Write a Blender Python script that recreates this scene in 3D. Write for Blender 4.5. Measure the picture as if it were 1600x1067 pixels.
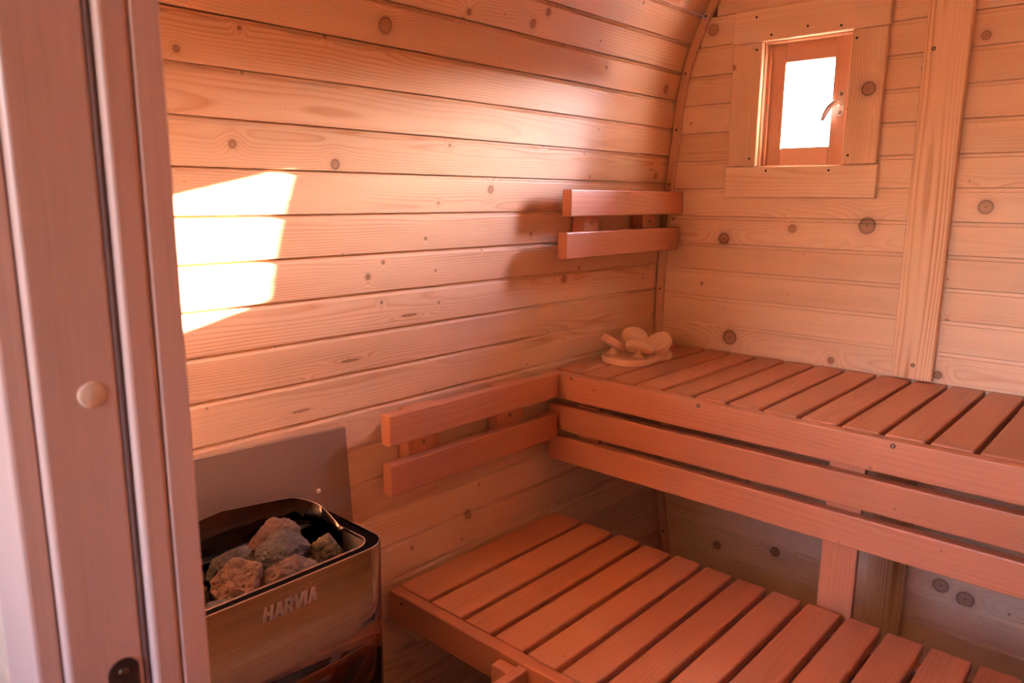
import bpy, bmesh, math, random
import numpy as np
from mathutils import Vector, Matrix, noise

random.seed(7)
for o in list(bpy.data.objects):
    bpy.data.objects.remove(o)
SC = bpy.context.scene
COL = SC.collection

# ------------------------------------------------------------------ camera
CAM = Vector((0.59, 0.0, 1.43))
cd = bpy.data.cameras.new('camera')
cam = bpy.data.objects.new('camera', cd)
COL.objects.link(cam)
YAW, PITCH, ROLL = math.radians(42.195), math.radians(10.839), math.radians(0.389)
f0 = Vector((-math.sin(YAW), math.cos(YAW), 0)); r0 = Vector((math.cos(YAW), math.sin(YAW), 0)); u0 = Vector((0, 0, 1))
fw = f0 * math.cos(PITCH) - u0 * math.sin(PITCH)
up = u0 * math.cos(PITCH) + f0 * math.sin(PITCH)
rt = r0 * math.cos(ROLL) + up * math.sin(ROLL)
up = up * math.cos(ROLL) - r0 * math.sin(ROLL)
M = Matrix((rt, up, -fw)).transposed().to_4x4()
M.translation = CAM
cam.matrix_world = M
cd.sensor_width = 36.0
cd.lens = 36.0 * 1175.9 / 1600.0
cd.clip_start = 0.02
cd.dof.use_dof = True
cd.dof.focus_distance = 2.1
cd.dof.aperture_fstop = 6.3
SC.camera = cam

# ------------------------------------------------------------------ light
EXPOSURE = 1.58
SUN_DIR = Vector((-1.0, -3.9, -0.92)).normalized()      # direction the sunlight travels
SUN_STRENGTH = 150.0
SKY_STRENGTH = 5.0
SKY_TINT = (0.56, 0.645, 1.18)
SC.view_settings.view_transform = 'Standard'
SC.view_settings.look = 'None'
SC.view_settings.gamma = 1.0
SC.view_settings.use_curve_mapping = False
SC.view_settings.exposure = EXPOSURE
SC.cycles.max_bounces = 9
SC.cycles.diffuse_bounces = 4
SC.cycles.glossy_bounces = 3
SC.cycles.transparent_max_bounces = 8
SC.cycles.use_adaptive_sampling = True
SC.cycles.adaptive_threshold = 0.3
SC.cycles.adaptive_min_samples = 32
SC.cycles.sample_clamp_indirect = 12.0

w = bpy.data.worlds.new('sky')
SC.world = w
w.use_nodes = True
nt = w.node_tree
nt.nodes.clear()
wo = nt.nodes.new('ShaderNodeOutputWorld')
bg = nt.nodes.new('ShaderNodeBackground')
sky = nt.nodes.new('ShaderNodeTexSky')
sky.sky_type = 'NISHITA'
sky.sun_disc = False
sky.sun_elevation = math.asin(-SUN_DIR.z)
sky.sun_rotation = math.atan2(-SUN_DIR.x, -SUN_DIR.y)
sky.air_density = 1.0
sky.dust_density = 3.0
sky.ozone_density = 0.3
mx = nt.nodes.new('ShaderNodeMix'); mx.data_type = 'RGBA'; mx.blend_type = 'MULTIPLY'; mx.inputs[0].default_value = 1.0
mx.inputs[7].default_value = (*SKY_TINT, 1)
nt.links.new(sky.outputs[0], mx.inputs[6])
nt.links.new(mx.outputs[2], bg.inputs[0])
bg.inputs[1].default_value = SKY_STRENGTH
nt.links.new(bg.outputs[0], wo.inputs[0])

sl = bpy.data.lights.new('sun', 'SUN')
sl.energy = SUN_STRENGTH
sl.angle = math.radians(0.6)
sl.color = (1.0, 0.71, 0.56)
so = bpy.data.objects.new('sun', sl); COL.objects.link(so)
so.rotation_euler = SUN_DIR.to_track_quat('-Z', 'Y').to_euler()
so.location = (1.5, 6, 4)

def portal(name, loc, sx, sy, direction):
    l = bpy.data.lights.new(name, 'AREA'); l.shape = 'RECTANGLE'; l.size = sx; l.size_y = sy
    l.cycles.is_portal = True
    o = bpy.data.objects.new(name, l); COL.objects.link(o)
    o.location = loc
    o.rotation_euler = Vector(direction).to_track_quat('-Z', 'Z').to_euler()
portal('window_portal', (-0.395, 2.545, 1.73), 0.26, 0.36, (0, -1, 0))
portal('fill_opening_portal', (0.03, -1.14, 1.54), 0.60, 0.70, (0, 1, 0))  # guides sky sampling through the added opening behind the camera

# ------------------------------------------------------------------ helpers
def tag(o, label=None, cat=None, group=None, kind=None):
    if label: o['label'] = label
    if cat: o['category'] = cat
    if group: o['group'] = group
    if kind: o['kind'] = kind
    return o

WM = {}                                                  # world matrix of every object built so far
def empty(name, loc):
    o = bpy.data.objects.new(name, None)
    COL.objects.link(o); o.location = loc; WM[o.name] = Matrix.Translation(Vector(loc)); o.empty_display_size = 0.05
    return o

def link(name, me, parent=None, loc=(0, 0, 0), rot=None):
    """loc/rot in world; parents carry translation only, or rotation when the child sits in its frame."""
    o = bpy.data.objects.new(name, me)
    COL.objects.link(o)
    W = (rot.to_4x4() if rot is not None else Matrix.Identity(4))
    W = Matrix.Translation(Vector(loc)) @ W
    WM[o.name] = W
    if parent is not None:
        o.parent = parent
        W = world_m(parent).inverted() @ W
    o.matrix_local = W
    return o

def world_m(o): return WM[o.name]

def mesh(name, verts, faces, mat, smooth=False):
    me = bpy.data.meshes.new(name)
    me.from_pydata([tuple(v) for v in verts], [], faces)
    bm = bmesh.new(); bm.from_mesh(me)
    bmesh.ops.recalc_face_normals(bm, faces=bm.faces)
    bm.to_mesh(me); bm.free()
    if mat is not None: me.materials.append(mat)
    if smooth:
        for p in me.polygons: p.use_smooth = True
    me.update()
    return me

def extrude(section, L, mat, name='board', endch=0.0):
    """closed section [(y,z)], extruded along local X, centred; optional end chamfer."""
    n = len(section)
    cy = sum(p[0] for p in section) / n; cz = sum(p[1] for p in section) / n
    hw = max(abs(p[0] - cy) for p in section); ht = max(abs(p[1] - cz) for p in section)
    rings = []
    if endch > 0:
        rings.append((-L / 2, True)); rings.append((-L / 2 + endch, False)); rings.append((L / 2 - endch, False)); rings.append((L / 2, True))
    else:
        rings = [(-L / 2, False), (L / 2, False)]
    v = []
    for x, ins in rings:
        for (y, z) in section:
            if ins:
                y2 = cy + (y - cy) * (1 - endch / hw); z2 = cz + (z - cz) * (1 - endch / max(ht, endch * 2))
            else:
                y2, z2 = y, z
            v.append((x, y2, z2))
    fs = []
    for r in range(len(rings) - 1):
        for i in range(n):
            j = (i + 1) % n
            fs.append((r * n + i, r * n + j, (r + 1) * n + j, (r + 1) * n + i))
    fs.append(tuple(range(n))[::-1]); m = (len(rings) - 1) * n
    fs.append(tuple(range(m, m + n)))
    return mesh(name, v, fs, mat)

def round_sec(W, T, r, seg=2):
    pts = []
    for cx, cy, a0 in ((W / 2 - r, T / 2 - r, 0), (-W / 2 + r, T / 2 - r, 90), (-W / 2 + r, -T / 2 + r, 180), (W / 2 - r, -T / 2 + r, 270)):
        for k in range(seg + 1):
            a = math.radians(a0 + 90 * k / seg)
            pts.append((cx + r * math.cos(a), cy + r * math.sin(a)))
    return pts

_cache = {}
def board_mesh(L, W, T, mat, r=0.003, seg=2, endch=0.0015):
    key = (round(L, 4), round(W, 4), round(T, 4), mat.name, r, seg, endch)
    if key not in _cache:
        _cache[key] = extrude(round_sec(W, T, r, seg), L, mat, 'board', endch)
    return _cache[key]

AX = {'x': Vector((1, 0, 0)), 'y': Vector((0, 1, 0)), 'z': Vector((0, 0, 1))}
def frame(long, wide):
    """rotation with local X -> long, local Y -> wide."""
    l = AX[long] if isinstance(long, str) else Vector(long).normalized()
    wd = AX[wide] if isinstance(wide, str) else Vector(wide).normalized()
    t = l.cross(wd).normalized()
    return Matrix((l, wd, t)).transposed()

def board(name, lo, hi, mat, parent, long, r=0.003, seg=2, endch=0.0015):
    """an axis-aligned board filling lo..hi, its grain along `long`."""
    lo, hi = Vector(lo), Vector(hi)
    d = hi - lo; c = (lo + hi) / 2
    idx = 'xyz'.index(long)
    others = [i for i in range(3) if i != idx]
    wi = max(others, key=lambda i: d[i])
    ti = [i for i in others if i != wi][0]
    R = frame(long, 'xyz'[wi])
    return link(name, board_mesh(d[idx], d[wi], d[ti], mat, min(r, d[ti] * 0.45), seg, endch), parent, c, R)

def box_bm(bm, lo, hi):
    m = Matrix.Translation((Vector(lo) + Vector(hi)) / 2) @ Matrix.Diagonal((hi[0] - lo[0], hi[1] - lo[1], hi[2] - lo[2], 1))
    bmesh.ops.create_cube(bm, size=1.0, matrix=m)

def bm_obj(name, bm, mat, parent=None, loc=(0, 0, 0), smooth=False):
    me = bpy.data.meshes.new(name)
    bmesh.ops.recalc_face_normals(bm, faces=bm.faces)
    bm.to_mesh(me); bm.free()
    if mat is not None: me.materials.append(mat)
    if smooth:
        for p in me.polygons: p.use_smooth = True
    return link(name, me, parent, loc)

def lathe(profile, seg, mat, name, smooth=True):
    v = []; fs = []
    n = len(profile)
    for k in range(seg):
        a = 2 * math.pi * k / seg
        for (r, z) in profile: v.append((r * math.cos(a), r * math.sin(a), z))
    for k in range(seg):
        k2 = (k + 1) % seg
        for i in range(n - 1):
            fs.append((k * n + i, k2 * n + i, k2 * n + i + 1, k * n + i + 1))
    fs.append([k * n for k in range(seg)]); fs.append([k * n + n - 1 for k in range(seg)])
    me = mesh(name, v, fs, mat)
    if smooth:
        for p in me.polygons: p.use_smooth = len(p.vertices) == 4
    return me

# ------------------------------------------------------------------ materials
class NT:
    def __init__(s, name):
        s.m = bpy.data.materials.new(name); s.m.use_nodes = True
        s.t = s.m.node_tree; s.t.nodes.clear()
        s.out = s.t.nodes.new('ShaderNodeOutputMaterial')
    def n(s, t, **k):
        nd = s.t.nodes.new(t)
        for a, b in k.items(): setattr(nd, a, b)
        return nd
    def l(s, a, b): s.t.links.new(a, b)
    def put(s, sock, v):
        if isinstance(v, bpy.types.NodeSocket): s.l(v, sock)
        else: sock.default_value = v
    def math(s, op, a, b=None, c=None, clamp=False):
        nd = s.n('ShaderNodeMath', operation=op); nd.use_clamp = clamp
        s.put(nd.inputs[0], a)
        if b is not None: s.put(nd.inputs[1], b)
        if c is not None: s.put(nd.inputs[2], c)
        return nd.outputs[0]
    def vmath(s, op, a, b=None, c=None):
        nd = s.n('ShaderNodeVectorMath', operation=op)
        s.put(nd.inputs[0], a)
        if b is not None: s.put(nd.inputs[1], b)
        if c is not None: s.put(nd.inputs[2], c)
        return nd.outputs[1] if op in ('DISTANCE', 'LENGTH', 'DOT_PRODUCT') else nd.outputs[0]
    def noise(s, vec, scale, detail=2.0, rough=0.5, color=False):
        nd = s.n('ShaderNodeTexNoise'); s.put(nd.inputs['Vector'], vec)
        nd.inputs['Scale'].default_value = scale; nd.inputs['Detail'].default_value = detail; nd.inputs['Roughness'].default_value = rough
        return nd.outputs['Color'] if color else nd.outputs['Fac']
    def ramp(s, fac, stops, interp='LINEAR'):
        nd = s.n('ShaderNodeValToRGB'); cr = nd.color_ramp; cr.interpolation = interp
        while len(cr.elements) < len(stops): cr.elements.new(0.5)
        for e, (p, c) in zip(cr.elements, stops):
            e.position = p; e.color = (*c, 1) if len(c) == 3 else c
        s.put(nd.inputs[0], fac)
        return nd.outputs[0]
    def mix(s, fac, a, b, blend='MIX'):
        nd = s.n('ShaderNodeMix', data_type='RGBA', blend_type=blend)
        s.put(nd.inputs[0], fac); s.put(nd.inputs[6], a); s.put(nd.inputs[7], b)
        return nd.outputs[2]
    def bsdf(s, **k):
        b = s.n('ShaderNodeBsdfPrincipled')
        for a, v in k.items(): s.put(b.inputs[a.replace('_', ' ')], v)
        s.l(b.outputs[0], s.out.inputs[0])
        return b

def G(v): return (v, v, v)

def wood(name, light, late, spacing=0.0055, contrast=1.0, wander=0.012, rough=0.42, knots=(), streaks=(), pin=0.5,
         tone=0.12, bump=0.08, knotcol=((0.36, 0.15, 0.068), (0.11, 0.035, 0.015))):
    s = NT(name)
    tc = s.n('ShaderNodeTexCoord').outputs['Object']
    oi = s.n('ShaderNodeObjectInfo').outputs['Random']
    geo = s.n('ShaderNodeNewGeometry').outputs['Position']
    off = s.n('ShaderNodeCombineXYZ')
    s.put(off.inputs[0], s.math('MULTIPLY', oi, 31.7)); s.put(off.inputs[1], s.math('MULTIPLY', oi, 17.3)); s.put(off.inputs[2], s.math('MULTIPLY', oi, 9.1))
    p = s.vmath('ADD', tc, off.outputs[0])
    # second random from the first
    r2 = s.math('FRACT', s.math('MULTIPLY', oi, 57.31))
    r3 = s.math('FRACT', s.math('MULTIPLY', oi, 913.7))
    sep = s.n('ShaderNodeSeparateXYZ'); s.l(tc, sep.inputs[0])
    # slow wander of the pith along the board
    pw = s.vmath('MULTIPLY', p, (1.6, 5.0, 5.0))
    wn = s.noise(pw, 1.0, 1.0, 0.5, color=True)
    wsep = s.n('ShaderNodeSeparateXYZ'); s.l(wn, wsep.inputs[0])
    yy = s.math('ADD', sep.outputs[1], s.math('MULTIPLY', s.math('SUBTRACT', r2, 0.5), 0.16))
    yy = s.math('ADD', yy, s.math('MULTIPLY', s.math('SUBTRACT', wsep.outputs[0], 0.5), wander * 2.2))
    zz = s.math('ADD', sep.outputs[2], s.math('ADD', s.math('MULTIPLY', r3, 0.07), 0.012))
    zz = s.math('ADD', zz, s.math('MULTIPLY', s.math('SUBTRACT', wsep.outputs[1], 0.5), wander * 3.0))
    zz = s.math('ADD', zz, s.math('MULTIPLY', sep.outputs[0], s.math('MULTIPLY', s.math('SUBTRACT', r2, 0.5), 0.03)))
    r = s.math('SQRT', s.math('ADD', s.math('MULTIPLY', yy, yy), s.math('MULTIPLY', zz, zz)))
    # knots: distance in knot radii
    dn = None
    def low(a, b): return b if a is None else s.math('MINIMUM', a, b)
    for (x, y, z, rad) in knots:
        dn = low(dn, s.math('MULTIPLY', s.vmath('DISTANCE', geo, (x, y, z)), 1.0 / rad))
    if streaks:
        q = s.vmath('MULTIPLY', geo, (1.0, 0.28, 2.2))
        for (x, y, z, rad) in streaks:
            dn = low(dn, s.math('MULTIPLY', s.vmath('DISTANCE', q, (x, y * 0.28, z * 2.2)), 1.0 / (rad * 0.28)))
    if pin > 0:
        vo = s.n('ShaderNodeTexVoronoi', voronoi_dimensions='2D', feature='F1')
        pv = s.vmath('MULTIPLY', p, (5.0, 9.0, 0.0))
        s.l(pv, vo.inputs['Vector']); vo.inputs['Scale'].default_value = 1.0
        dl = s.vmath('SUBTRACT', pv, vo.outputs['Position'])
        dl = s.vmath('MULTIPLY', dl, (1 / 5.0, 1 / 9.0, 0.0))
        vc = s.n('ShaderNodeSeparateXYZ'); s.l(vo.outputs['Color'], vc.inputs[0])
        rad = s.math('MULTIPLY', s.math('POWER', vc.outputs[0], 3.0), 0.009 * pin)
        rad = s.math('ADD', rad, 0.0006)
        dv = s.math('DIVIDE', s.vmath('LENGTH', dl), rad)
        dn = low(dn, dv)
    if dn is None: dn = s.math('ADD', 9.0, 0.0)
    fib = s.noise(s.vmath('MULTIPLY', p, (9.0, 420.0, 420.0)), 1.0, 1.0, 0.65)
    vn = s.n('ShaderNodeSeparateXYZ'); s.l(s.noise(s.vmath('MULTIPLY', p, (1.6, 12.0, 12.0)), 1.0, 1.0, 0.5, color=True), vn.inputs[0])
    wob = s.math('ADD', 0.2, s.math('MULTIPLY', vn.outputs[2], 0.6))
    dn = s.math('MULTIPLY', dn, s.math('ADD', 0.75, s.math('MULTIPLY', wob, 0.5)))
    halo = s.math('POWER', 2.718, s.math('MULTIPLY', s.math('MULTIPLY', dn, dn), -0.12))
    r = s.math('ADD', r, s.math('MULTIPLY', halo, 0.016))
    ph = s.math('ADD', s.math('DIVIDE', r, spacing), s.math('MULTIPLY', vn.outputs[1], 1.2))
    fr = s.math('FRACT', ph)
    ring = s.ramp(fr, [(0.0, G(0.15)), (0.25, G(0.0)), (0.6, G(0.28)), (0.88, G(1.0)), (1.0, G(0.15))])
    # strength varies over the board
    var = s.math('MULTIPLY', s.math('SUBTRACT', vn.outputs[0], 0.25), 1.6, clamp=True)
    fac = s.math('MULTIPLY', s.math('MULTIPLY', ring, var), contrast, clamp=True)
    col = s.mix(fac, (*light, 1), (*late, 1))
    # fibre flecks and board to board tone
    fv = s.math('ADD', 0.92, s.math('MULTIPLY', fib, 0.16))
    bv = s.math('ADD', 1.0 - tone / 2, s.math('MULTIPLY', r3, tone))
    bl = vn.outputs[1]
    fv = s.math('MULTIPLY', s.math('MULTIPLY', fv, bv), s.math('ADD', 0.9, s.math('MULTIPLY', bl, 0.2)))
    cc = s.n('ShaderNodeCombineColor')
    # darker boards go redder
    s.put(cc.inputs[0], fv); s.put(cc.inputs[1], s.math('POWER', fv, 1.35)); s.put(cc.inputs[2], s.math('POWER', fv, 1.7))
    col = s.mix(1.0, col, cc.outputs[0], 'MULTIPLY')
    # knot colour
    kf = s.math('MULTIPLY', dn, 0.4)
    kc = s.ramp(kf, [(0.0, knotcol[1]), (0.10, knotcol[0]), (0.30, knotcol[0]), (0.38, knotcol[1]), (0.46, knotcol[0])])
    km = s.ramp(kf, [(0.0, G(0.95)), (0.12, G(0.78)), (0.30, G(0.82)), (0.38, G(0.9)), (0.46, G(0.25)), (0.7, G(0.08)), (1.0, G(0.0))])
    km = s.math('MULTIPLY', km, s.math('ADD', 0.55, s.math('MULTIPLY', vn.outputs[0], 0.8)), clamp=True)
    col = s.mix(km, col, kc)
    b = s.bsdf(Base_Color=col, Roughness=s.math('ADD', rough - 0.05, s.math('MULTIPLY', fib, 0.1)))
    b.inputs['IOR'].default_value = 1.45
    return s.m

LIGHT, LATE = (0.85, 0.585, 0.39), (0.64, 0.31, 0.15)
K_LEFT = [(-0.833,1.143,1.809,0.0190),(-0.819,1.393,1.878,0.0086),(-0.806,1.682,1.926,0.0095),(-0.816,1.632,1.890,0.0112),(-0.835,2.360,1.798,0.0150),
 (-0.851,0.666,1.695,0.0068),(-0.869,0.774,1.531,0.0084),(-0.872,1.019,1.500,0.0115),(-0.876,1.529,1.451,0.0108),(-0.893,1.114,1.238,0.0070),
 (-0.895,1.882,1.174,0.0110),(-0.876,1.437,0.526,0.0130),(-0.871,2.371,1.508,0.0100)]
S_LEFT = [(-0.896,1.245,1.130,0.0230),(-0.898,1.057,1.039,0.0240),(-0.897,0.916,0.942,0.0220),(-0.869,2.340,1.529,0.0140)]
K_BACK = [(-0.721,2.449,1.989,0.0180),(-0.170,2.449,1.352,0.0240),(-0.639,2.449,1.294,0.0180),(-0.400,2.449,1.336,0.0120),(0.141,2.449,0.276,0.0200),
 (0.209,2.449,0.255,0.0220),(-0.595,2.449,0.950,0.0250),(0.137,2.449,1.413,0.0190),(0.089,2.449,1.868,0.0108),(-0.242,2.449,0.921,0.0100),
 (-0.375,2.449,0.212,0.0150),(0.067,2.449,0.923,0.0109),(-0.594,2.449,0.163,0.0140)]
K_CASE = [(-0.195,2.427,1.752,0.0200),(-0.629,2.427,1.856,0.0080)]

M_STAVE = wood('spruce_stave', (0.83, 0.56, 0.365), (0.62, 0.29, 0.135), knots=K_LEFT, streaks=S_LEFT, pin=0.55, contrast=1.25)
M_BACK = wood('spruce_panel', (0.92, 0.65, 0.43), (0.72, 0.38, 0.18), knots=K_BACK, pin=0.5)  # paler base colour makes up for missing bounce light on the end wall
M_TRIM = wood('spruce_trim', (0.92, 0.66, 0.44), (0.74, 0.40, 0.20), knots=K_CASE, pin=0.4, spacing=0.008)
M_STRIPE = wood('striped_board', (0.92, 0.63, 0.39), (0.66, 0.32, 0.14), pin=0.0, spacing=0.0065, contrast=1.9, wander=0.005)
M_FLOOR = wood('floor_wood', (0.22, 0.12, 0.075), (0.15, 0.075, 0.045), contrast=0.6, pin=0.0)
M_STRIP = wood('spruce_strip', (0.74, 0.44, 0.27), LATE, pin=0.0, contrast=0.5)
M_BENCH = wood('alder_bench', (0.59, 0.25, 0.135), (0.46, 0.17, 0.085), spacing=0.009, contrast=0.8, pin=0.35, rough=0.40, tone=0.2, bump=0.04,
               knotcol=((0.36, 0.15, 0.08), (0.2, 0.07, 0.035)))
M_SASH = wood('sash_wood', (0.66, 0.36, 0.22), (0.56, 0.28, 0.16), contrast=0.5, pin=0.0)
M_FRAME = wood('door_frame_wood', (0.70, 0.435, 0.335), (0.60, 0.34, 0.245), contrast=0.5, pin=0.0, spacing=0.012, rough=0.35)
M_ORN = wood('turned_wood', (0.82, 0.52, 0.33), (0.74, 0.42, 0.25), contrast=0.4, pin=0.0, spacing=0.004)
M_DARKWOOD = wood('shell_wood', (0.45, 0.25, 0.15), (0.35, 0.18, 0.10), contrast=0.5, pin=0.0)

def simple(name, col, rough=0.5, metal=0.0, nscale=0, namp=0.0, **k):
    s = NT(name)
    c = (*col, 1)
    if nscale:
        tc = s.n('ShaderNodeTexCoord').outputs['Object']
        nz = s.noise(tc, nscale, 4.0, 0.65)
        c = s.mix(nz, (*[max(0, x * (1 - namp)) for x in col], 1), (*[x * (1 + namp) for x in col], 1))
    b = s.bsdf(Base_Color=c, Roughness=rough, Metallic=metal)
    return s.m
M_SCREW = simple('screw_steel', (0.16, 0.12, 0.08), 0.30, 1.0)
M_NAIL = simple('dark_nail', (0.05, 0.035, 0.025), 0.5, 0.6)
M_STEEL = simple('polished_steel', (0.25, 0.21, 0.195), 0.05, 1.0)
M_STEEL_IN = simple('inner_steel', (0.40, 0.36, 0.32), 0.30, 1.0, 40, 0.12)
M_GUARD = simple('steel_dark_reflection', (0.045, 0.038, 0.034), 0.05, 1.0)  # dark reflection of the stones painted into the steel's base colour
M_BLACK = simple('flat_black', (0.006, 0.005, 0.005), 1.0)  # paints shade into the heater's air gap and beside the door seal
M_BLACK.node_tree.nodes['Principled BSDF'].inputs['Specular IOR Level'].default_value = 0.0
M_CHROME = simple('chrome_letter', (0.85, 0.80, 0.80), 0.12, 1.0)
M_LETTER = simple('satin_letter', (0.85, 0.80, 0.78), 0.34, 1.0)
M_ALU = simple('satin_metal', (0.92, 0.91, 0.89), 0.32, 1.0)
M_SEAL = simple('seal_rubber', (0.20, 0.10, 0.075), 0.5)
M_HINGE = simple('bronze_hinge', (0.035, 0.022, 0.016), 0.45, 0.3)
M_SHIELD = simple('mineral_board', (0.27, 0.175, 0.13), 0.75, 0.0, 350, 0.22)
M_GROUND = simple('dark_ground', (0.10, 0.10, 0.07), 0.9, 0.0, 6, 0.15)

def stone_mat(name, a, b, c):
    s = NT(name)
    tc = s.n('ShaderNodeTexCoord').outputs['Object']
    oi = s.n('ShaderNodeObjectInfo').outputs['Random']
    p = s.vmath('ADD', tc, s.vmath('MULTIPLY', (7.0, 3.0, 5.0), G(1.0)))
    n1 = s.noise(p, 22, 5.0, 0.65); n2 = s.noise(p, 90, 4.0, 0.7); n3 = s.noise(p, 9, 3.0, 0.5)
    col = s.mix(s.ramp(n1, [(0.35, G(0)), (0.65, G(1))]), (*a, 1), (*b, 1))
    col = s.mix(s.ramp(n3, [(0.45, G(0)), (0.7, G(1))]), col, (*c, 1))
    col = s.mix(s.math('MULTIPLY', n2, 0.6), col, (0.02, 0.015, 0.012, 1))
    bs = s.bsdf(Base_Color=col, Roughness=0.75)
    bp = s.n('ShaderNodeBump'); bp.inputs['Strength'].default_value = 0.9; bp.inputs['Distance'].default_value = 0.006
    s.put(bp.inputs['Height'], s.math('ADD', n1, s.math('MULTIPLY', n2, 0.5)))
    s.l(bp.outputs[0], bs.inputs['Normal'])
    return s.m
M_ST1 = stone_mat('brown_stone', (0.21, 0.09, 0.04), (0.085, 0.04, 0.025), (0.30, 0.17, 0.10))
M_ST2 = stone_mat('grey_stone', (0.11, 0.088, 0.077), (0.05, 0.04, 0.038), (0.17, 0.12, 0.09))
M_ST3 = stone_mat('mossy_stone', (0.22, 0.14, 0.06), (0.03, 0.025, 0.02), (0.35, 0.24, 0.10))

g = NT('window_glass')
tr = g.n('ShaderNodeBsdfTransparent'); gl = g.n('ShaderNodeBsdfGlossy'); gl.inputs['Roughness'].default_value = 0.02
fz = g.n('ShaderNodeFresnel'); fz.inputs[0].default_value = 1.45
ms = g.n('ShaderNodeMixShader'); g.l(fz.outputs[0], ms.inputs[0]); g.l(tr.outputs[0], ms.inputs[1]); g.l(gl.outputs[0], ms.inputs[2]); g.l(ms.outputs[0], g.out.inputs[0])
M_GLASS = g.m

# ------------------------------------------------------------------ room profile (left half, x<0), z is height above the floor
PZ = [-0.09, 0.072, 0.297, 0.63, 0.98, 1.219, 1.476, 1.655]
PX = [-0.78, -0.819, -0.856, -0.885, -0.899, -0.894, -0.876, -0.857]
def profile_points():
    pts = []
    z = np.linspace(PZ[0], PZ[-1], 200)
    # smooth quadratic-ish fit through the measured points
    cf = np.polyfit(PZ, PX, 4)
    for a in z: pts.append((float(np.polyval(cf, a)), float(a)))
    x1, z1 = pts[-1]
    # circular shoulder and vault
    c = 1.645
    R0 = 0.858
    a0 = math.asin((z1 - c) / R0)
    for k in range(1, 161):
        a = a0 + (math.pi / 2 - a0) * k / 160
        rr = R0 + (abs(x1) / math.cos(a0) - R0) * max(0, 1 - k / 40)
        pts.append((-rr * math.cos(a), c + rr * math.sin(a)))
    return pts
PROF = profile_points()
ARC = [0.0]
for (a, b) in zip(PROF[:-1], PROF[1:]): ARC.append(ARC[-1] + math.hypot(a[0] - b[0], a[1] - b[1]))
def at_arc(s):
    return (float(np.interp(s, ARC, [p[0] for p in PROF])), float(np.interp(s, ARC, [p[1] for p in PROF])))
PZS = np.array([p[1] for p in PROF]); PXS = np.array([p[0] for p in PROF])
def half(z): return abs(float(np.interp(z, PZS, PXS)))
S0 = float(np.interp(1.484, PZS, ARC))      # a seam of the staves lies at this height
PITCH_S = 0.0953
kmin = -int((S0 - 0.0) / PITCH_S); kmax = int((ARC[-1] - S0) / PITCH_S)
SEAMS = [S0 + k * PITCH_S for k in range(kmin, kmax + 1)]
Y0, Y1 = -1.15, 2.56                         # staves run from the added room behind the camera to the back
YB = 2.449                                   # inner face of the back wall
YF = 0.30                                    # inner face of the front wall

# shells behind the staves
def shell(name, pts, mat):
    v = []; fs = []
    n = len(pts)
    off = []
    for i, (x, z) in enumerate(pts):
        a = pts[max(0, i - 1)]; b = pts[min(n - 1, i + 1)]
        t = Vector((b[0] - a[0], 0, b[1] - a[1])).normalized()
        nrm = Vector((-t.z, 0, t.x))          # outward for left-to-right travel
        off.append(nrm)
    for d in (0.031, 0.045):
        for y in (Y0 + 0.01, Y1 - 0.01):
            for (x, z), nn in zip(pts, off): v.append((x + nn.x * d, y, z + nn.z * d))
    def idx(l, e, i): return (l * 2 + e) * n + i
    for i in range(n - 1):
        fs.append((idx(0, 0, i), idx(0, 1, i), idx(0, 1, i + 1), idx(0, 0, i + 1)))
        fs.append((idx(1, 0, i), idx(1, 1, i), idx(1, 1, i + 1), idx(1, 0, i + 1)))
        fs.append((idx(0, 0, i), idx(1, 0, i), idx(1, 0, i + 1), idx(0, 0, i + 1)))
        fs.append((idx(0, 1, i), idx(1, 1, i), idx(1, 1, i + 1), idx(0, 1, i + 1)))
    fs.append((idx(0, 0, 0), idx(0, 1, 0), idx(1, 1, 0), idx(1, 0, 0)))
    fs.append((idx(0, 0, n - 1), idx(0, 1, n - 1), idx(1, 1, n - 1), idx(1, 0, n - 1)))
    o = link(name, mesh(name, v, fs, mat))
    o['kind'] = 'structure'
    return o
S_CEIL = S0 + PITCH_S * 6
left_pts = [at_arc(s) for s in np.linspace(0, S_CEIL, 60)]
vault_l = [at_arc(s) for s in np.linspace(S_CEIL, ARC[-1], 40)]
wall_left = shell('wall_left', left_pts, M_DARKWOOD)
ceiling = shell('ceiling', vault_l + [(-x, z) for x, z in vault_l[::-1][1:]], M_DARKWOOD)
wall_right = shell('wall_right', [(-x, z) for x, z in left_pts[::-1]], M_DARKWOOD)
tag(wall_left, 'curved wall of pale pine staves beside the heater', None)
tag(ceiling, 'vaulted ceiling of pale pine staves'); tag(wall_right, 'curved wall of pine staves facing the heater')

def stave_section(W, T=0.028):
    """inner face at z=0 (towards the room is +z), lower edge at y=-W/2, bevelled upper edge."""
    g_ = 0.0008
    return [(-W / 2 + g_, -T), (W / 2 - g_, -T), (W / 2 - g_, -0.0085), (W / 2 - 0.0045, -0.0075), (W / 2 - 0.0105, -0.0006), (W / 2 - 0.0122, 0.0),
            (-W / 2 + 0.0022, 0.0), (-W / 2 + 0.0010, -0.0012), (-W / 2 + g_, -0.006)]
_sm = {}
def stave(parent, p, q, inward, mirror=False):
    """a stave between two seam points of the profile (p lower, q upper)."""
    a = Vector((p[0], 0, p[1])); b = Vector((q[0], 0, q[1]))
    W = (b - a).length
    wide = (b - a).normalized()
    lng = Vector((0, 1, 0))
    n = lng.cross(wide)
    if n.dot(inward) < 0: lng = -lng
    key = round(W, 3)
    if key not in _sm: _sm[key] = extrude(stave_section(W), Y1 - Y0, M_STAVE, 'stave')
    c = (a + b) / 2; c.y = (Y0 + Y1) / 2
    return link('stave', _sm[key], parent, c, frame(lng, wide))
pts = [at_arc(s) for s in SEAMS]
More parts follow.
